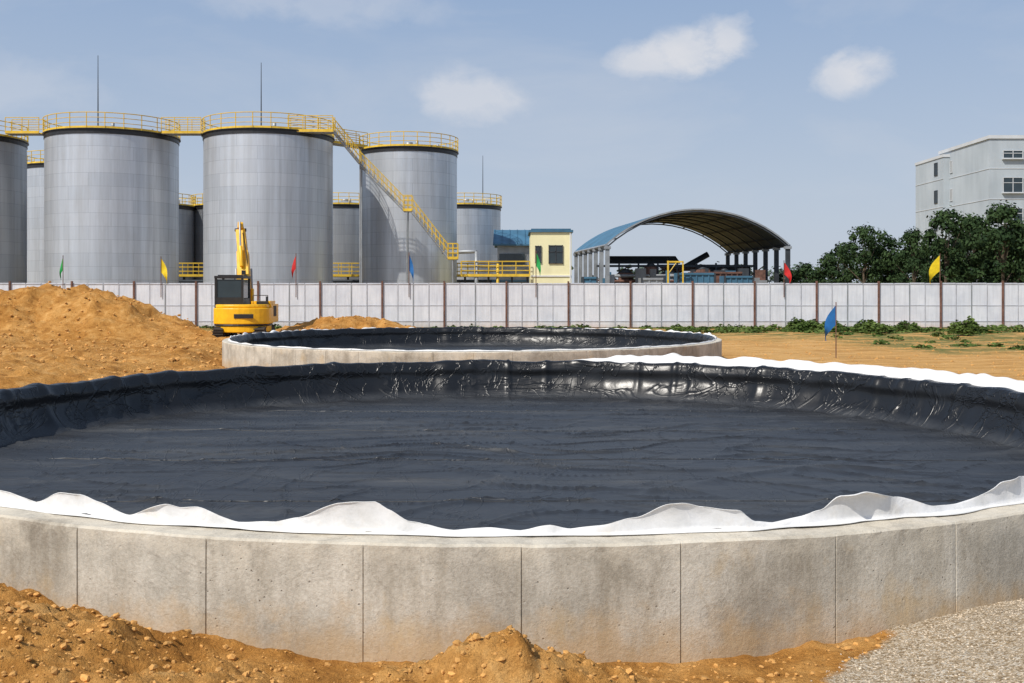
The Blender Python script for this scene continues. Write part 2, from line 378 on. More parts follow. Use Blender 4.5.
def pool(P,name,npanel,off,hi=True):
    cx,cy,Ro=P; root=empty(name,(cx,cy,0))
    Ri=Ro-0.25
    prof=[(Ri,-0.3),(Ri,RIM-0.02),(Ri+0.02,RIM),(Ro-0.015,RIM),(Ro,RIM-0.015),(Ro,RIM-0.05),(Ro,0.35),(Ro,0.1),(Ro,-0.3)]
    angs=[]
    for i in range(npanel):
        a0=2*math.pi*i/npanel+off+0.008*N(i*2.3,5); w=2*math.pi/npanel; g=0.005/Ro
        angs+=[(a0-g*1.2,0),(a0-g*.4,1),(a0+g*.4,1),(a0+g*1.2,0)]
        k=14
        for j in range(1,k): angs.append((a0+w*j/k,0))
    vs=[];fs=[];n=len(prof)
    for a,gv in angs:
        pj=int(math.floor((a-off)/(2*math.pi/npanel)+.02)); jit=0.010*N(pj*3.7,1.3)
        for k,(r,z) in enumerate(prof):
            rr=r
            if k>=4: rr+= -(0.010+0.010*N(pj*1.9,7))*gv*(1 if z<RIM-0.04 else 0.2)+jit+0.005*N(a*14,z*3)
            if k in(3,4): rr+=0.006*N(a*110,3)+0.004*N(a*300,7)
            zz=z
            if 1<=k<=5: zz+=0.012*N(a*9,2)+0.005*N(a*60,3)+0.004*N(a*200,3)
            vs.append((rr*math.sin(a),-rr*math.cos(a),zz))
    L=len(angs)
    for i in range(L):
        for k in range(n-1):
            a=i*n+k; b_=((i+1)%L)*n+k; fs.append((a,b_,b_+1,a+1))
    b=B(); b.add(vs,[tuple(reversed(f)) for f in fs],'conc',False); b.obj("concrete_wall",root)
    NT=900 if hi else 500
    vs=[];fs=[]
    nw=16; nf=150 if hi else 30
    for i in range(NT):
        a=2*math.pi*i/NT; sa,ca_=math.sin(a),math.cos(a)
        farm=sm(0.35,-0.35,ca_)
        fold=N(sa*8,ca_*8,1)*0.6+N(sa*20,ca_*20,4)*0.4
        pl=max(0,1-abs(N(sa*9,ca_*9,11))*8)**2
        lift=0.015+farm*(0.025+0.05*N(sa*7,ca_*7,7)+0.03*N(sa*24,ca_*24,3)+0.035*pl)
        lift=max(lift,0.012)
        col=[(Ri+0.02+farm*0.22,RIM+0.006-farm*0.045),(Ri+0.01+farm*0.17,RIM+0.012+lift*0.9),(Ri-0.005+farm*0.07,RIM+0.012+lift),(Ri-0.03,RIM+0.008+lift*0.75)]
        for k in range(1,nw+1):
            t=k/nw
            bul=math.sin(math.pi*min(1,t))
            r=Ri-0.04-0.32*t**2.4-0.07*abs(fold)*bul-0.055*pl*(1-t*.5)-0.06*t*N(sa*9,ca_*9,t*1.5)-0.012*N(sa*12+t*2,ca_*12,t*3+5)-0.04*math.exp(-((t-0.18)/0.10)**2)*(1+N(sa*6,ca_*6,8))
            z=RIM+0.008+lift*.75-(RIM-0.055+lift*.75)*(t**0.85)
            z=max(z,0.05)
            col.append((r,z))
        rb=col[-1][0]
        for k in range(1,nf+1):
            t=k/nf; r=rb*(1-t)
            z=floorz(r*sa,-r*ca_)
            edge=sm(0,1.1,rb-r)
            z+= (1-edge)*(0.04*abs(fold)+0.05*pl)
            z=0.05+(z-0.05)*sm(0,0.12,rb-r)
            col.append((max(r,0.002),z))
        for r,z in col: vs.append((r*sa,-r*ca_,z))
        n=len(col)
    for i in range(NT):
        for k in range(n-1):
            a=i*n+k; b_=((i+1)%NT)*n+k; fs.append((a,a+1,b_+1,b_))
    b=B(); b.add(vs,fs,'liner',True); b.obj("plastic_liner",root)
    if hi:
        b=B()
        for yy in (-5.2,-3.3,-0.6,2.2,4.9):
            half=math.sqrt(Ri*Ri-yy*yy)-1.3; vs=[];fs=[]; K=260
            for i in range(K+1):
                x=-half+2*half*i/K; y_=yy+0.18*N(x*.25,yy)
                for dy,dz in((-.03,-.006),(-.024,.009),(.024,.009),(.03,-.006)): vs.append((x,y_+dy,floorz(x,y_+dy)+dz))
            for i in range(K):
                for k in range(3): a=i*4+k; fs.append((a,a+4,a+5,a+1))
            b.add(vs,fs,'liner',False)
        b.obj("liner_weld_seams",root)
    # felt: a thin sheet lying on the rim whose free edge stands up in loose waves
    NT=1800 if hi else 700; vs=[];fs=[];n=13
    for i in range(NT):
        a=2*math.pi*i/NT; sa,ca_=math.sin(a),math.cos(a)
        near=sm(-0.2,0.3,ca_)
        if hi:
            hn=interp(felt1,Ri*sa+cx) if abs(Ri*sa)<4.2 else 0.11+0.08*N(a*11,3)
            hn+=0.008*N(a*45,2)
            rt=sm(0.10,0.35,sa)
            hf=0.045+0.02*N(a*14,1)+rt*(0.13+0.06*N(a*11,5)+0.035*N(a*28,2))
            out_f=0.08+rt*0.55
        else:
            hn=0.02+0.03*N(a*14,5); hf=0.05+0.07*N(a*25,1)+0.04*sm(.2,.7,abs(sa)); out_f=.2
        h=max(0.008,hn*near+max(.02,hf)*(1-near))
        lean=0.10+0.22*N(a*14,8)
        rn=Ri+0.02+0.015*N(a*25,4)
        foot=0.02+0.07*max(0,N(a*13,6)+.35)
        cr=N(a*30,1.5); crs=(1-2*abs(cr)*1.6)      # ridged: sharp drape folds
        for k in range(n):
            t=k/(n-1)
            if t<0.25:
                r_n=rn+foot*(1-t/0.25); z_n=RIM+0.010+0.010*t
            else:
                q=(t-0.25)/0.75
                r_n=rn+lean*h*q*q*1.6-0.02*q+0.10*h*crs*q*(0.6+.4*q)+0.05*h*N(a*55+q*1.5,q*1.2); z_n=RIM+0.013+h*math.sin(q*math.pi*0.5)*(1-0.10*q*q*max(0,lean*4))
            r_f=Ro-0.06+out_f*t+0.04*N(a*22,t*2); z_f=RIM-0.02+hf*1.6*math.sin(math.pi*min(1,t*.8))+0.02*N(a*30,t*2)*min(1,out_f*2)-0.40*t*t*(0.6+0.5*N(a*12,2))
            r=r_n*near+r_f*(1-near); z=z_n*near+z_f*(1-near)
            vs.append((r*sa,-r*ca_,z))
    for i in range(NT):
        for k in range(n-1):
            a=i*n+k; b_=((i+1)%NT)*n+k; fs.append((a,b_,b_+1,a+1))
    b=B(); b.add(vs,fs,'felt',True); o=b.obj("geotextile_felt",root)
    md=o.modifiers.new("sol",'SOLIDIFY'); md.thickness=0.005; md.offset=0
    return root
pool(P1,"lined_concrete_pool",49,R(1.0),True)
pool(P2,"lined_concrete_pool",50,R(2.0),False)

# ---------------------------------------------------------------- fence
FY=63.0; FH=2.83
root=empty("site_hoarding_fence",(0,FY,0))
sp=3.83; off=-0.35
pan=B(); post=B()
k0=-16;k1=17
for k in range(k0,k1):
    x0=off+k*sp
    for s in range(4):
        xa=x0+sp*s/4; w=sp/4
        z1=FH-0.05+0.02*N(k*3.1,s*2.2)
        dy=0.012*N(k,s*5.5)
        pan.box((xa+w/2,dy,(z1+0.05)/2),(w-0.05,0.04,z1-0.05),'fence')
        pan.box((xa+w/2,dy-0.03,z1-0.06),(w-0.02,0.03,0.06),'seam')
        pan.box((xa+w/2,dy-0.03,z1*.5),(w-0.06,0.02,0.03),'seam')
        pan.box((xa+w/2,dy-0.03,0.42),(w-0.02,0.025,0.05),'seam')
        if s: pan.box((xa,-0.015,z1/2),(0.07 if s==2 else .045,0.05,z1-.1),'seam' if s!=2 else 'gry')
    post.box((x0,-0.05,FH/2+0.03),(0.11,0.12,FH+0.08+0.06*N(k*1.7,4)),'rust')
    post.box((x0+sp/2,0.05,FH/2),(0.06,0.05,FH-0.1),'dk')
    post.tube((x0,0.1,FH*.8),(x0,1.6,0),0.04,'rust')
post.box((0,0.045,FH-0.35),((k1-k0)*sp,0.05,0.06),'dk')
post.box((0,0.045,0.6),((k1-k0)*sp,0.05,0.06),'dk')
pan.obj("fence_panels",root); post.obj("fence_posts",root)

# ---------------------------------------------------------------- tanks
def ring_rail(b,r,z0,h,n,rr=0.038,mat='yel'):
    pts=[(r*math.cos(2*math.pi*i/n),r*math.sin(2*math.pi*i/n)) for i in range(n)]
    for i in range(n):
        p=pts[i];q=pts[(i+1)%n]
        if i%2==0 : b.tube((p[0],p[1],z0),(p[0],p[1],z0+h),rr,mat,5)
        for f in(0.36,0.68,1.0): b.tube((p[0],p[1],z0+h*f),(q[0],q[1],z0+h*f),rr*(1 if f==1 else .75),mat,5)
        b.add([(p[0],p[1],z0),(q[0],q[1],z0),(q[0],q[1],z0+.16),(p[0],p[1],z0+.16)],[(0,1,2,3)],mat)
def tank(px,Y,r,ztop,mat='tank',rod=None,rail=True,rdx=0):
    x=(px-512)/1020*Y
    root=empty("storage_tank",(x,Y,0))
    n=96
    me=bpy.data.meshes.new("tank_shell"); vs=[];fs=[]
    zs=[0,ztop*.25,ztop*.5,ztop*.75,ztop-.3]
    for z in zs:
        for i in range(n): a=2*math.pi*i/n; vs.append((r*math.cos(a),r*math.sin(a),z))
    for j in range(len(zs)-1):
        for i in range(n):
            a=j*n+i;b_=j*n+(i+1)%n; fs.append((a,b_,b_+n,a+n))
    me.from_pydata(vs,[],fs); uv=me.uv_layers.new(name="UVMap")
    for p in me.polygons:
        p.use_smooth=True
        angs=[(vi%n)/n for vi in p.vertices]
        wrap=max(angs)-min(angs)>0.5
        for li,vi in zip(p.loop_indices,p.vertices):
            u=(vi%n)/n
            if wrap and u<0.5: u+=1
            uv.data[li].uv=(u*2*math.pi*r+px,vs[vi][2])
    me.materials.append(M[mat]); o=bpy.data.objects.new("tank_shell",me); scene.collection.objects.link(o); o.parent=root
    b=B()
    vs=[];n2=64
    for rr,z in((r-.003,ztop-.34),(r+.05,ztop-.34),(r+.05,ztop),(r+.16,ztop+.02),(r+.16,ztop+.09),(0.3,ztop+.75),(0.001,ztop+.75)):
        for i in range(n2): a=2*math.pi*i/n2; vs.append((rr*math.cos(a),rr*math.sin(a),z))
    for j in range(6):
        f=[(j*n2+i,j*n2+(i+1)%n2,(j+1)*n2+(i+1)%n2,(j+1)*n2+i) for i in range(n2)]
        b.add(vs if j==0 else [],[],'blk')
        k=b.mi('blk' if j<4 else 'gry')
        for q in f: b.f.append(q); b.m.append(k); b.sm.append(False)
    b.obj("roof_and_rim",root)
    if rail:
        b=B(); ring_rail(b,r+.10,ztop+.09,1.22,48); b.obj("roof_railing",root)
    b=B()
    b.tube((0,0,ztop+.6),(0,0,ztop+1.0),.35,'gry',12)
    if rod: b.tube((rdx,0,ztop+.5),(rdx,0,rod),.06,'dk',5,.025)
    b.tube((0,-r-.25,1.2),(0,-r+.1,1.2),.4,'gry',14)
    for k in range(3):
        a=-1.2+k*1.3
        b.tube((r*.6*math.cos(a),r*.6*math.sin(a),ztop+.3),(r*.6*math.cos(a),r*.6*math.sin(a),ztop+.85),.14,'gry',8)
    b.obj("fittings",root)
    return root
ZT=14.95
tank(-42,85,5.2,ZT-.2,'tank2')  # darker tint carries this tank's shade in its colour
tank(113,85,5.22,ZT,rod=21.9,rdx=-1.25)
tank(269,85,5.25,ZT,rod=21.3,rdx=-.65)
tank(409,92,4.32,14.65)
tank(466,115,3.9,11.6,rod=17.5,rdx=1.9)
tank(345,115,4.2,11.6,'tank2'); tank(156,112,4.0,11.4,'tank2'); tank(234,116,4.6,11.6,'tank2'); tank(72,105,4.5,14.8)

def bridge(b,x0,y0,x1,y1,z,w=1.0):
    a=Vector((x0,y0,z));c=Vector((x1,y1,z));d=(c-a).normalized();s=Vector((-d.y,d.x,0))*w/2
    L=(c-a).length; rz=math.atan2(d.y,d.x)
    b.box(tuple((a+c)/2+Vector((0,0,-.06))),(L,w,.08),'gry',rz)
    for q in(s,-s):
        b.box(tuple((a+c)/2+q+Vector((0,0,.04))),(L,.04,.22),'yel',rz)
        for f in(.45,.85,1.22): b.tube(a+q+Vector((0,0,f)),c+q+Vector((0,0,f)),.033,'yel',5)
        k=max(2,int(L/1.0))
        for i in range(k+1):
            p=a+(c-a)*i/k+q; b.tube(p,p+Vector((0,0,1.22)),.033,'yel',5)
root=empty("tank_walkway"); b=B()
X=lambda px,Y:(px-512)/1020*Y
bridge(b,X(-42,85)+5.2,83,X(113,85)-5.0,83,ZT+.13,1.1)
bridge(b,X(113,85)+4.9,83,X(269,85)-4.9,83,ZT+.13,1.1)
bridge(b,X(269,85)+4.5,87.5,X(409,92)-3.9,90.5,ZT+.05,1.1)
b.obj("bridges",root)
root=empty("steel_staircase"); b=B()
def flight(b,p0,p1,w=0.9,n=20):
    p0=Vector(p0);p1=Vector(p1);d=p1-p0
    for sy in(-w/2,w/2):
        o=Vector((0,sy,0))
        for zz in(-.12,.12): b.tube(p0+o+Vector((0,0,zz)),p1+o+Vector((0,0,zz)),.05,'gry',4)
        b.add([p0+o+Vector((0,0,-.14)),p1+o+Vector((0,0,-.14)),p1+o+Vector((0,0,.14)),p0+o+Vector((0,0,.14))],[(0,1,2,3)],'gry')
        for f in(.55,1.05): b.tube(p0+o+Vector((0,0,f)),p1+o+Vector((0,0,f)),.032,'yel',5)
        for i in range(0,n+1,2):
            p=p0+d*i/n+o; b.tube(p,p+Vector((0,0,1.05)),.028,'yel',5)
    for i in range(n):
        p=p0+d*(i+.5)/n; b.box(tuple(p),(.28,w-.06,.04),'gry')
bridge(b,X(269,85)+2.5,81.3,-14.2,81.3,ZT,1.0)
flight(b,(-14.2,81.6,ZT),(-12.3,82.6,12.6),n=12)
flight(b,(-12.3,83,12.5),(-8.8,83,8.9),n=20)
bridge(b,-8.8,83,-8.1,83,8.8,.95)
flight(b,(-8.1,83,8.7),(-5.2,83,5.0),n=18)
bridge(b,-5.2,83,-4.4,83,4.9,.95)
for x,z in((-12.3,12.5),(-8.5,8.7),(-4.8,4.8)):
    for s in(-.4,.4): b.tube((x,83+s,0),(x,83+s,z),.06,'gry',6)
b.obj("stair_flights",root)
root=empty("pipe_rack_platform"); b=B()
bridge(b,-36,98,1.9,98,3.7,1.6)
for zz,mt in((2.9,'gry'),(3.2,'dk'),(2.4,'gry')): b.tube((-36,97.4,zz),(1.9,97.4,zz),.14,mt,8)
bridge(b,-4.3,86.5,1.5,86.5,3.55,1.4)
for i in range(18):
    x=-36+i*2.25; b.box((x,98,1.85),(.18,.18,3.6),'dk')
for x in(-4,-2,0,1.3): b.box((x,86.5,1.8),(.15,.15,3.5),'dk')
b.tube((-3.0,86,0),(-3.0,86,5.6),.16,'gry',8); b.tube((-3.0,86,5.6),(-6,88,5.6),.16,'gry',8); b.tube((-1.2,86,0),(-1.2,86,4.6),.12,'yel',8)
b.obj("rack",root)

# ---------------------------------------------------------------- cream building + blue roofed shed
def window(b,c,w,h,face='-y',fr='white'):
    x,y,z=c
    if face=='-y':
        b.box((x,y-.0,z),(w,.06,h),'gls')
        for dx in(-w/2,0,w/2): b.box((x+dx,y-.045,z),(.08,.07,h+.1),fr)
        for dz in(-h/2,0.15*h,h/2): b.box((x,y-.05,z+dz),(w+.1,.06,.07),fr)
    else:
        b.box((x,y,z),(.06,w,h),'gls')
        for dy in(-w/2,0,w/2): b.box((x-.045,y+dy,z),(.07,.09,h+.1),fr)
        for dz in(-h/2,h/2): b.box((x-.05,y,z+dz),(.06,w+.1,.08),fr)
root=empty("cream_building",(0,0,0)); b=B()
b.box((3.35,90.5,3.65),(3.5,6,7.3),'cream')
b.box((3.35,90.5,7.4),(3.8,6.3,.2),'blue'); b.box((3.35,90.5,7.55),(3.4,5.9,.14),'blue')
b.box((3.35,87.46,3.55),(3.5,.07,.12),'white')
b.obj("walls_and_roof",root); b=B()
window(b,(3.75,87.47,5.4),1.15,1.5,fr='dk'); window(b,(3.75,87.47,1.9),1.15,1.5,fr='dk'); window(b,(2.25,87.47,5.4),.45,1.4,fr='dk')
b.box((4.75,87.44,1.1),(.6,.1,2.2),'dk'); b.tube((5.0,87.3,0),(5.0,87.3,7.2),.06,'white',6)
b.obj("windows_and_door",root)
root=empty("blue_roof_shed"); b=B()
b.box((1.2,101,3.3),(5.2,8,6.6),'gry')
b.add([(-1.8,96.5,6.7),(4.3,96.5,6.7),(4.3,101,8.3),(-1.8,101,8.3),(-1.8,105.5,6.7),(4.3,105.5,6.7),
       (-1.8,96.5,6.55),(4.3,96.5,6.55)],[(0,1,2,3),(3,2,5,4),(6,7,1,0)],'blue')
for i in range(9): b.box((-1.7+i*.74,98.75,7.55),(.05,4.7,.06),'blue',0,math.atan2(1.6,4.5))
b.add([(-1.4,97,6.6),(-1.4,105,6.6),(-1.4,101,8.2)],[(0,1,2)],'gry')
b.box((0.0,96.9,5.3),(2.4,.1,1.0),'gls'); b.box((-.2,96.8,3.2),(3.4,.3,.15),'blue')
b.obj("shed_body",root)

# ---------------------------------------------------------------- arched roof shelter
root=empty("arched_roof_shelter"); b=B()
HALF=8.5
def arcpt(u,Y,xc,half=HALF,z0=6.5,rise=3.3,dz=0):
    Rr=(half*half+rise*rise)/(2*rise); am=math.asin(half/Rr); a=am*u
    return (xc+(Rr+dz)*math.sin(a),Y,z0+rise-Rr+(Rr+dz)*math.cos(a))
nu=40;nv=12;vs=[];vt=[]
YF,YR=95.0,113.0
Ys=[YF+(YR-YF)*j/nv for j in range(nv+1)]; xc=lambda Y:17.3+(Y-YF)*(15.5-17.3)/(YR-YF)
for j,Yv in enumerate(Ys):
    for i in range(nu+1):
        u=-1+2*i/nu
        vs.append(arcpt(u,Yv,xc(Yv))); vt.append(arcpt(u,Yv,xc(Yv),dz=0.14))
fsu=[];fst=[]
for j in range(nv):
    for i in range(nu):
        a=j*(nu+1)+i; fsu.append((a,a+1,a+nu+2,a+nu+1)); fst.append((a,a+nu+1,a+nu+2,a+1))
b.add(vs,fsu,'roofu',True); b.add(vt,fst,'blue',True)
n=nu+1
fv=[vs[i] for i in range(n)]+[vt[i] for i in range(n)]
b.add([(v[0],v[1]-.01,v[2]) for v in fv],[(i,i+1,i+1+n,i+n) for i in range(nu)],'gry')
b.add([(vs[nv*n+i]) for i in range(n)]+[vt[nv*n+i] for i in range(n)],[(i,i+n,i+1+n,i+1) for i in range(nu)],'blue')
b.obj("vault_roof",root); b=B()
for j in range(0,nv+1,2):
    Yv=Ys[j]+.05*(1 if j==0 else 0); pts=[arcpt(-1+2*i/16,Yv,xc(Yv),dz=-.14) for i in range(17)]
    b.path(pts,.07,'dk',5)
    for u,ix in((-1,0),(1,-1)):
        p=pts[ix]; b.box((p[0],Yv,p[2]/2),(.38,.38,p[2]),'gry' if u<0 else 'dk')
        b.box((p[0],Yv,p[2]-.1),(.6,.6,.25),'gry')
for i in range(1,16,2):
    u=-1+2*i/16; b.tube(arcpt(u,YF+.1,xc(YF),dz=-.1),arcpt(u,YR-.1,xc(YR),dz=-.1),.05,'dk',4)
for u in(-1,1):
    b.tube(arcpt(u,YF,xc(YF)),arcpt(u,YR,xc(YR)),.16,'gry' if u<0 else 'dk',6)
b.obj("steel_frame",root)
root=empty("process_equipment"); b=B()
random.seed(3)
for i in range(9):
    x=8.6+i*1.9
    b.box((x,100,2.5),(.16,.16,5.0),'dk')
b.box((16,100,4.7),(15.4,.2,.22),'dk'); b.box((16,100,3.3),(15.4,.18,.18),'rust'); b.box((13,101.5,5.35),(7,3,.12),'dk',0,.25)
for i in range(8):
    x=9.5+i*1.9; b.tube((x,100,3.3),(x+1.9,100,4.7),.06,'rust',5)
for x,h,r in((9.6,3.3,.6),(11,4.0,.7),(13.4,4.6,.6),(15.2,3.9,.9),(17.0,3.4,.5),(18.4,4.3,.75),(20.5,4.1,.6),(22.3,3.6,.8)):
    b.tube((x,98.5,0),(x,98.5,h),r,random.choice(['gry','dk','rust']),14); b.tube((x,98.5,h),(x,98.5,h+.4),r,'dk',14,r*.3)
b.tube((9,97.6,3.7),(22,97.6,3.7),.16,'gry',8); b.tube((9,97.6,3.2),(22,97.6,3.2),.12,'rust',8)
b.box((18.5,103,4.6),(7,4,.15),'rust',0,.15); b.box((21.5,102,4.2),(4,3,1.2),'dk'); b.tube((15,104,3.2),(20,104,6.0),.3,'dk',8)
for i in range(26):
    x=random.uniform(8.5,24); h=random.uniform(2.8,4.4); b.box((x,96.3+random.uniform(-.5,.5),h/2),(random.uniform(.2,1.1),.6,h),random.choice(['dk','rust','gry','dk','blue']))
b.obj("frames_and_vessels",root)
def crate(px0,px1,y0,Y,mat,name="blue_container"):
    x0,x1=X(px0,Y),X(px1,Y); h=EYE+(290-y0)*Y/1020
    b=B(); w=x1-x0; b.box(((x0+x1)/2,Y,h/2),(w,2.2,h),mat)
    k=int(w/.45)
    for i in range(k+1): b.box((x0+w*i/k,Y-1.13,h/2),(.12,.07,h-.2),mat)
    for zz in(.1,h-.08): b.box(((x0+x1)/2,Y-1.15,zz),(w+.06,.12,.16),mat)
    for xx in(x0,x1): b.box((xx,Y-1.15,h/2),(.14,.14,h+.02),'dk')
    b.obj(name)
crate(676,712,273,84,'blue'); crate(722,750,276,86,'blue'); crate(640,662,278,82,'gry',"grey_container"); crate(582,596,277,88,'blue'); crate(690,740,272,90,'rust',"rusty_container")
root=empty("yellow_gantry"); b=B(); gx=X(668,82)
b.box((gx,82,2.4),(.13,.13,4.6),'yel'); b.box((gx+.6,82,4.62),(1.3,.1,.12),'yel'); b.box((gx+1.2,82,2.3),(.10,.10,4.6),'yel'); b.tube((gx,82,3.6),(gx+.7,82,4.6),.04,'yel')
b.obj("posts_and_beam",root)

# ---------------------------------------------------------------- big grey building
root=empty("grey_factory_building"); b=B()
b.box((68.2,127,10.1),(24,14,20.2),'fac'); b.box((68.2,127,20.35),(24.3,14.3,.4),'par')
b.box((64,135.5,9.75),(17.2,9,19.5),'fac'); b.box((64,135.5,19.6),(17.4,9.2,.35),'par')
b.obj("walls_and_parapet",root); b=B()
for fl in range(5):
    z=18.4-fl*3.6
    b.box((68.2,119.98,z-1.75),(24,.06,.07),'par'); b.box((56.18,127,z-1.75),(.06,14,.07),'par')
    b.box((55.38,135.5,z-1.75),(.06,9,.07),'par')
    for k in range(5):
        window(b,(58.9+k*4.3,119.96,z-.1),2.3,1.75 if fl else 0.9,fr='par')
        b.box((58.9+k*4.3,119.8,z-1.05 if fl else z-.65),(2.6,.35,.1),'par')
    window(b,(56.18,130.4,z-.3),.6,1.5,'x','par')
    window(b,(55.38,133.2,z-.3),.9,1.6,'x','dk')
b.obj("windows_and_bands",root)

# ---------------------------------------------------------------- trees
def tree_mesh(seed,h,cr,nc=80,per=75,leaf=.16,mat='leaf'):
    rnd=random.Random(seed); b=B(); lean=rnd.uniform(-.4,.4)
    tp=[Vector((0,0,0)),Vector((lean*.3,0,h*.25)),Vector((lean,rnd.uniform(-.3,.3),h*.55)),Vector((lean*1.2,0,h*.85))]
    for i in range(3): b.tube(tp[i],tp[i+1],.22*(1-i*.3),'bark',8,.22*(1-(i+1)*.3)+.01)
    cen=[]
    while len(cen)<nc:
        z=rnd.uniform(.12,1.0); a=rnd.uniform(0,6.283)
        prof=(math.sin(math.pi*min(1,(z*0.86+.12)))**.75)
        lob=1+.5*noise.noise(Vector((math.cos(a)*1.6+seed,math.sin(a)*1.6,z*4)))*1.6
        rr=cr*prof*lob*(rnd.random()**.45)
        cen.append(Vector((rr*math.cos(a)+lean*z,rr*math.sin(a),h*z)))
    for i,c in enumerate(cen):
        if i%4==0:
            t=min(.8,max(.15,c.z/h*.7)); s=tp[0].lerp(tp[3],t); b.tube(s,c,.055,'bark',5,.015)
        rad=rnd.uniform(.30,.80)*cr/2.7
        vs=[];fs=[]
        for k in range(per):
            d=Vector((rnd.gauss(0,1),rnd.gauss(0,1),rnd.gauss(0,.7))).normalized()*rad*(rnd.random()**.4)
            p=c+d; nrm=(d.normalized()+Vector((rnd.uniform(-.7,.7),rnd.uniform(-.7,.7),rnd.uniform(-.2,.9)))).normalized()
            q=nrm.to_track_quat('Z','Y'); s=leaf*rnd.uniform(.5,1.3); a=rnd.random()*6.28
            e1=q@Vector((math.cos(a),math.sin(a),0))*s; e2=q@Vector((-math.sin(a),math.cos(a),0))*s*.6
            o=len(vs); vs+=[p-e1,p-e2,p+e1,p+e2]; fs.append((o,o+1,o+2,o+3))
        b.add(vs,fs,mat)
    me=bpy.data.meshes.new("tree_mesh"); me.from_pydata(b.v,[],b.f)
    for mt in b.mats: me.materials.append(M[mt])
    me.polygons.foreach_set("material_index",b.m); me.update(); return me
tm=[tree_mesh(11,8.0,3.0),tree_mesh(23,7.0,2.8),tree_mesh(37,8.6,3.3,95)]
def put_tree(px,Y,topy,k,rz,wx=1.0):
    h=EYE+(290-topy)*Y/1020; base=[8.0,7.0,8.6][k]
    o=bpy.data.objects.new("broadleaf_tree",tm[k]); s=h/base/1.03; o.scale=(s*wx,s*wx,s); o.location=(X(px,Y),Y,0); o.rotation_euler=(0,0,rz)
    scene.collection.objects.link(o)
put_tree(836,84,244,1,.3,.9); put_tree(864,80,226,0,1.3,.85); put_tree(893,82,238,1,2.2,1.0); put_tree(915,78,230,2,4.0,.75)
put_tree(946,80,210,0,.9,.9); put_tree(976,84,216,2,2.9,.85); put_tree(1003,79,205,2,5.1,.9); put_tree(1040,82,212,0,3.3,1.1)
put_tree(878,92,248,0,5.2,1.2); put_tree(930,92,240,1,.2,1.3); put_tree(965,93,232,0,.8,1.2); put_tree(812,96,264,1,3.1,1.2)
put_tree(1010,94,228,1,4.8,1.3); put_tree(790,100,270,0,1.1,1.6)
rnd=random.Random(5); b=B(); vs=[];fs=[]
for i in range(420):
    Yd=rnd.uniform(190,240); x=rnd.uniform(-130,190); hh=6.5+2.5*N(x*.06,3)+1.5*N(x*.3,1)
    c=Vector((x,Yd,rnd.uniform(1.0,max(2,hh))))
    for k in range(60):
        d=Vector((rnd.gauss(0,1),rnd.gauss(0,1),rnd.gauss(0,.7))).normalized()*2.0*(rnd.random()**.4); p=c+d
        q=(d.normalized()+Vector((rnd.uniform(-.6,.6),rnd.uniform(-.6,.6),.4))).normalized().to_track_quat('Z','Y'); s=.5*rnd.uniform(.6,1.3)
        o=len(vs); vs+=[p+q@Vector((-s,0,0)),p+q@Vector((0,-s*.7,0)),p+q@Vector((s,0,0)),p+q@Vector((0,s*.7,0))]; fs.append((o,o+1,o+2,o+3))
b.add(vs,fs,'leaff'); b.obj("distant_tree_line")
def weed(b,x,y,r,h,n,rnd,mat='leaf2'):
    vs=[];fs=[]; z0=height(x,y)
    for k in range(n):
        a=rnd.uniform(0,6.28); q=rnd.random()**.6*r; hh=h*(1-.5*q/r)*rnd.uniform(.2,1)
        p=Vector((x+q*math.cos(a),y+q*math.sin(a),z0+hh)); s=rnd.uniform(.05,.11)*(1 if r>.3 else .7)
        nrm=Vector((rnd.uniform(-1,1),rnd.uniform(-1,1),rnd.uniform(.1,1))).normalized(); Q=nrm.to_track_quat('Z','Y')
        o=len(vs); vs+=[p+Q@Vector((-s*1.4,0,0)),p+Q@Vector((0,-s*.6,0)),p+Q@Vector((s*1.4,0,0)),p+Q@Vector((0,s*.6,0))]; fs.append((o,o+1,o+2,o+3))
    b.add(vs,fs,mat)
rnd=random.Random(9)
for px,Y,w,h in((968,52,.8,1.0),(805,58,.9,.8),(838,57,.9,.65),(878,56,.9,.75),(908,58,.6,.6)):
    b=B(); x=X(px,Y)
    for k in range(7):
        weed(b,x+rnd.uniform(-w,w)*.8,Y+rnd.uniform(-.5,.5),w*.5,h*rnd.uniform(.6,1.15),260,rnd)
        b.tube((x,Y,0),(x+rnd.uniform(-.4,.4),Y+rnd.uniform(-.4,.4),h*.7),.02,'bark',4)
    b.obj("shrub")
b=B()
for i in range(300):
    x=rnd.uniform(9,34) if rnd.random()<.7 else rnd.uniform(-34,34); Y=rnd.uniform(55,62.4) if x>9 else rnd.uniform(60.5,62.5)
    if rnd.random()<.25 and x>15: Y=rnd.uniform(40,56)
    weed(b,x,Y,rnd.uniform(.2,.55),rnd.uniform(.08,.34),40,rnd)
b.obj("weeds")

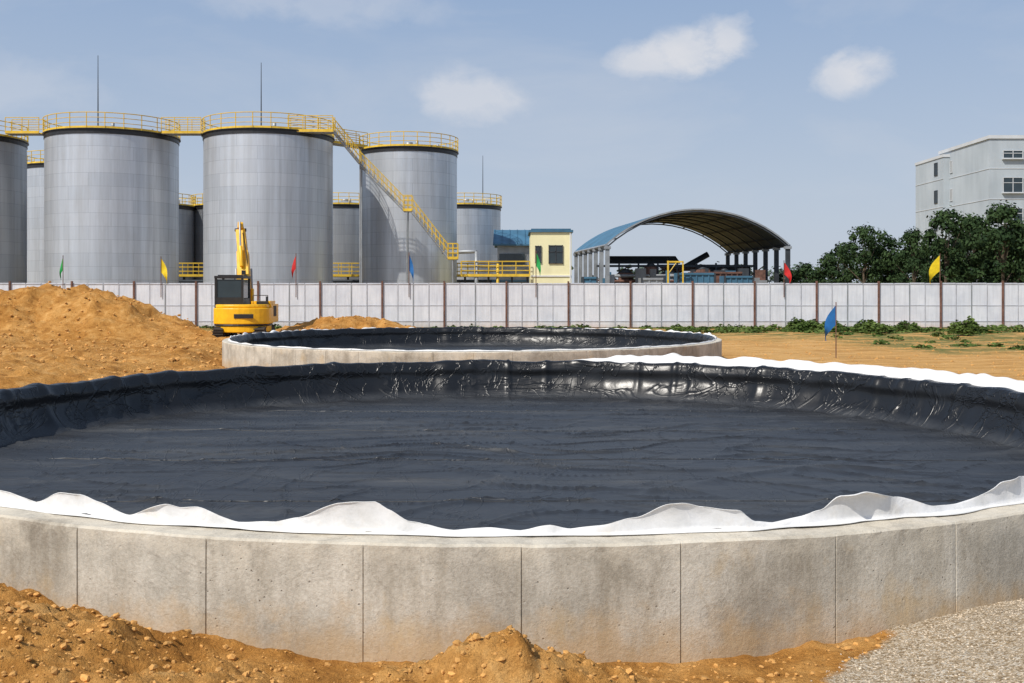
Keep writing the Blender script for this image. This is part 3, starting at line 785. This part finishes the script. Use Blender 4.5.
# ---------------------------------------------------------------- flags
def flag(px,Y,ytop,ybot,mat,side=-1,w=.85,tip=0.6):
    x=X(px,Y); zt=EYE+(290-ytop)*Y/1020; zb=EYE+(290-ybot)*Y/1020
    root=empty("pennant_flag",(x,Y,0)); b=B(); b.tube((0,0,-.1 if Y<50 else 1.9),(0,0,zt+.1),.018 if Y<50 else .025,'rust',6); b.obj("pole",root)
    b=B(); n=10; vs=[];fs=[]
    H=zt-zb
    for i in range(n+1):
        t=i/n
        for j in range(5):
            s=j/4
            hoist=Vector((0,0,zt-H*.55*s)); tipp=Vector((side*w*tip,0,zb))
            p=hoist.lerp(tipp,t); p.x+=side*w*.45*math.sin(math.pi*t)*(.9-.5*s); p.y+=.12*math.sin(t*7+s*2.5)*t
            vs.append(p)
    for i in range(n):
        for j in range(4): a=i*5+j; fs.append((a,a+1,a+6,a+5))
    b.add(vs,fs,mat,True); b.obj("cloth",root)
flag(63,62.9,257,280,'fg',-1,w=.25); flag(161,62.9,258,284,'fy',1,w=.55); flag(296,62.9,255,279,'fr',-1,w=.35); flag(409,62.9,254,283,'fb',1,w=.4)
flag(536,62.9,252,277,'fg',1,w=.4); flag(784,62.9,262,284,'fr',1,w=.6); flag(940,62.9,255,284,'fy',-1,w=.95)
flag(836,35,305,341,'fb',-1,w=.55)

# ---------------------------------------------------------------- excavator
ex=empty("excavator",(X(245,48),48,0.0))
b=B()
for sx in(-1,1):
    poly=[(-1.5,.30),(-1.25,.05),(1.25,.05),(1.5,.30),(1.5,.45),(1.25,.62),(-1.25,.62),(-1.5,.45)]
    b.prism(poly,'x',sx*.95-.22,sx*.95+.22,'rub')
    for i in range(14):
        yy=-1.2+i*.185; b.box((sx*.95,yy,.64),(.5,.07,.05),'rub'); b.box((sx*.95,yy,.035),(.5,.07,.05),'rub')
    for zz in(.2,.32,.44,.56):
        b.box((sx*.95,-1.49,zz),(.5,.1,.05),'rub')
    for i in range(5): b.tube((sx*.95-.25,-1+i*.5,.3),(sx*.95+.25,-1+i*.5,.3),.16,'dk',12)
b.box((0,0,.5),(1.5,1.4,.3),'dk'); b.tube((0,0,.55),(0,0,.75),.6,'dk',20)
b.obj("undercarriage",ex)
def cw(b,z0,z1,mat,k=1.0):
    pts=[]
    for i in range(17):
        a=math.pi*(i/16); pts.append((-math.cos(a)*1.32*k,(-0.55)-max(0,math.sin(a))**.75*.95*k))
    pts+=[(1.32*k,.2),(-1.32*k,.2)]
    n=len(pts); vs=[(p[0],p[1],z0) for p in pts]+[(p[0],p[1],z1) for p in pts]
    fs=[(i,(i+1)%n,(i+1)%n+n,i+n) for i in range(n)]+[tuple(range(n-1,-1,-1)),tuple(range(n,2*n))]
    b.add(vs,fs,mat)
b=B(); cw(b,.78,1.52,'exy'); cw(b,.70,.775,'blk',.985); cw(b,.40,.695,'exy',.93); cw(b,1.525,1.68,'exy',.93)  # thin black band stands in for the shadow line under the upper casting
b.obj("counterweight",ex,bevel=.045)
b=B()
b.box((.75,.7,1.25),(1.1,1.9,.85),'exy'); b.box((-.2,.9,.95),(2.2,1.7,.3),'blk'); b.box((.8,.4,1.76),(.9,1.3,.14),'exy')
b.box((.9,-.3,1.76),(.5,.5,.14),'blk'); b.tube((1.05,-.1,1.7),(1.05,-.1,2.05),.05,'blk',8)
for i in range(5): b.box((1.31,.3+i*.16,1.35),(.03,.08,.5),'blk')
b.box((0.25,-1.515,1.15),(.9,.02,.2),'blk')
b.tube((1.2,-.6,1.7),(1.2,-.6,2.1),.02,'blk'); b.tube((.5,-.6,1.7),(.5,-.6,2.1),.02,'blk'); b.tube((.5,-.6,2.1),(1.2,-.6,2.1),.02,'blk')
b.obj("engine_house",ex,bevel=.025)
b=B()
x0,x1,ya,yb,z0,z1=-1.30,-.05,-.35,1.2,1.45,2.95
for x in(x0,x1):
    for yy in(ya,yb): b.box((x,yy,(z0+z1)/2),(.10,.10,z1-z0),'blk')
    b.box((x,.42,z0+.25),(.08,1.5,.5),'blk')
b.box(((x0+x1)/2,(ya+yb)/2,z1),(1.37,1.7,.12),'blk'); b.box(((x0+x1)/2,(ya+yb)/2,z1+.08),(1.1,1.4,.06),'blk')
b.box(((x0+x1)/2,ya,z0+.28),(1.2,.08,.55),'blk'); b.box(((x0+x1)/2,(ya+yb)/2,z0-.02),(1.3,1.6,.1),'blk')
b.box(((x0+x1)/2,ya+.01,z0+.98),(1.15,.02,.85),'gls'); b.box(((x0+x1)/2,yb-.01,z0+.8),(1.15,.02,1.2),'gls')
for x in(x0+.01,x1-.01): b.box((x,.42,z0+.95),(.02,1.45,.85),'gls')
b.box((-.7,.5,2.1),(.5,.15,.75),'blk'); b.box((-.7,.3,1.85),(.5,.5,.15),'blk')
b.tube((x0-.02,yb,2.5),(x0-.28,yb+.1,2.5),.02,'blk'); b.box((x0-.3,yb+.1,2.45),(.05,.18,.32),'blk')
b.obj("cab",ex)
b=B()
def beam(b,p,q,w,h0,h1,mat):
    p=Vector(p);q=Vector(q);d=(q-p).normalized(); s=Vector((1,0,0)); s=(s-d*s.dot(d)).normalized(); u=d.cross(s)
    vs=[]
    for c,h in((p,h0),(q,h1)):
        for a,bb in((-1,-1),(1,-1),(1,1),(-1,1)): vs.append(c+s*a*w/2+u*bb*h/2)
    b.add(vs,[(0,3,2,1),(4,5,6,7),(0,1,5,4),(1,2,6,5),(2,3,7,6),(3,0,4,7)],mat)
bp=[(-.35,1.3,1.4),(-.48,2.1,2.9),(-.66,2.7,4.2),(-.86,3.1,5.35)]
beam(b,bp[0],bp[1],.62,.45,.6,'exy'); beam(b,bp[1],bp[2],.56,.6,.5,'exy'); beam(b,bp[2],bp[3],.46,.5,.28,'exy')
beam(b,bp[3],(-1.1,4.6,3.0),.36,.42,.25,'exy')
beam(b,(-.84,2.9,5.6),(-.96,3.7,5.35),.26,.3,.35,'exy')
for s in(-.38,.38):
    b.tube((s-.35,1.6,1.4),(s-.43,1.95,2.4),.09,'exy',10); b.tube((s-.43,1.95,2.4),(s-.54,2.3,3.4),.05,'gry',8)
b.tube((-.56,1.95,3.5),(-.70,2.3,4.5),.10,'exy',10); b.tube((-.70,2.3,4.5),(-.86,2.85,5.75),.05,'gry',8)
b.tube((-.20,1.65,2.0),(-.36,2.2,3.9),.025,'blk'); b.tube((-.36,2.2,3.9),(-.7,2.85,5.2),.025,'blk'); b.box((-.42,1.72,3.2),(.2,.12,.22),'blk')
b.tube((-1.15,3.1,5.35),(-.58,3.1,5.35),.09,'blk',10)
poly=[(4.3,3.1),(4.9,3.1),(5.1,2.7),(5.0,2.3),(4.5,2.1),(4.2,2.3),(4.45,2.5),(4.3,2.8)]
b.prism(poly,'x',-1.45,-.75,'rub')
for k in range(4): b.box((-1.4+k*.2,4.12,2.25),(.08,.25,.06),'gry')
b.obj("boom_and_bucket",ex,bevel=.015)
ex.rotation_euler=(0,0,R(3)); ex.scale=(.98,.98,1.0)

# ---------------------------------------------------------------- sky, sun, camera
w=bpy.data.worlds.new("World"); scene.world=w; w.use_nodes=True; nt=w.node_tree
bg=nt.nodes["Background"]
EL=R(48); AZ=R(226)
sky=nt.nodes.new("ShaderNodeTexSky"); sky.sky_type='NISHITA'; sky.sun_disc=False
sky.sun_elevation=EL; sky.sun_rotation=AZ; sky.air_density=1.2; sky.dust_density=2.0; sky.ozone_density=1.2; sky.altitude=50
tc=nt.nodes.new("ShaderNodeTexCoord")
sx=nt.nodes.new("ShaderNodeSeparateXYZ"); nt.links.new(tc.outputs["Generated"],sx.inputs[0])
hazec=ramp(nt,sx.outputs[2],[(0.0,(0.56,0.62,0.71)),(0.10,(0.48,0.565,0.70)),(0.28,(0.32,0.44,0.65))])
hz10=nt.nodes.new("ShaderNodeVectorMath"); hz10.operation='SCALE'; nt.links.new(hazec,hz10.inputs[0]); hz10.inputs["Scale"].default_value=10
hz=ramp(nt,sx.outputs[2],[(0.0,0.92),(0.35,0.82),(0.7,.25)])
col=mix(nt,hz,sky.outputs[0],hz10.outputs[0])
wis=nz(nt,3.0,6,.6,vec=tc.outputs["Generated"],sc=(1,1,2.8),dist=.4)
col=mix(nt,ramp(nt,wis,[(0.48,0),(0.75,0.38)]),col,(6.2,6.5,7.1))
fine=nz(nt,13,7,.60,vec=tc.outputs["Generated"],sc=(1,1,1.5),dist=.25)
for px,py,sxx,szz,st in((650,64,.055,.022,1.0),(690,52,.050,.022,1.0),(728,36,.034,.026,1.0),(838,76,.030,.022,.95),(868,62,.034,.022,1.0),(470,98,.055,.030,.8),(20,85,.10,.03,.35),(320,6,.12,.02,.4)):
    c=Vector(((px-512)/1020,1,(290-py)/1020)).normalized()
    mp=nt.nodes.new("ShaderNodeVectorMath"); mp.operation='SUBTRACT'; nt.links.new(tc.outputs["Generated"],mp.inputs[0]); mp.inputs[1].default_value=c
    m2=nt.nodes.new("ShaderNodeVectorMath"); m2.operation='MULTIPLY'; nt.links.new(mp.outputs[0],m2.inputs[0]); m2.inputs[1].default_value=(1/sxx,1/sxx,1/szz)
    ln=nt.nodes.new("ShaderNodeVectorMath"); ln.operation='LENGTH'; nt.links.new(m2.outputs[0],ln.inputs[0])
    fall=math_n(nt,'SUBTRACT',1.0,ln.outputs["Value"])
    f=math_n(nt,'ADD',math_n(nt,'MULTIPLY',fall,0.9),math_n(nt,'MULTIPLY',math_n(nt,'SUBTRACT',fine,0.5),2.6))
    inside=ramp(nt,math_n(nt,'MULTIPLY',ln.outputs["Value"],.6),[(0.5,1),(0.85,0)])
    f=math_n(nt,'MULTIPLY',ramp(nt,f,[(0.0,0),(0.7,1)]),inside)
    col=mix(nt,math_n(nt,'MULTIPLY',f,st*.72),col,(7.2,7.3,7.7))
nt.links.new(col,bg.inputs["Color"]); bg.inputs["Strength"].default_value=0.1
sl=bpy.data.lights.new("sun",'SUN'); sl.energy=4.3; sl.angle=R(.5); sl.color=(1,.95,.87)
so=bpy.data.objects.new("sun",sl); scene.collection.objects.link(so)
sv=Vector((math.sin(AZ)*math.cos(EL),math.cos(AZ)*math.cos(EL),math.sin(EL)))
so.rotation_euler=sv.to_track_quat('Z','Y').to_euler(); so.location=sv*50
cam=bpy.data.cameras.new("camera"); cam.sensor_width=36; cam.lens=1020/1024*36; cam.shift_y=-51.5/1024; cam.clip_end=9000
co=bpy.data.objects.new("camera",cam); co.location=(0,0,EYE); co.rotation_euler=(R(90),0,0); scene.collection.objects.link(co); scene.camera=co
scene.view_settings.view_transform='Standard'; scene.view_settings.look='None'; scene.view_settings.exposure=0
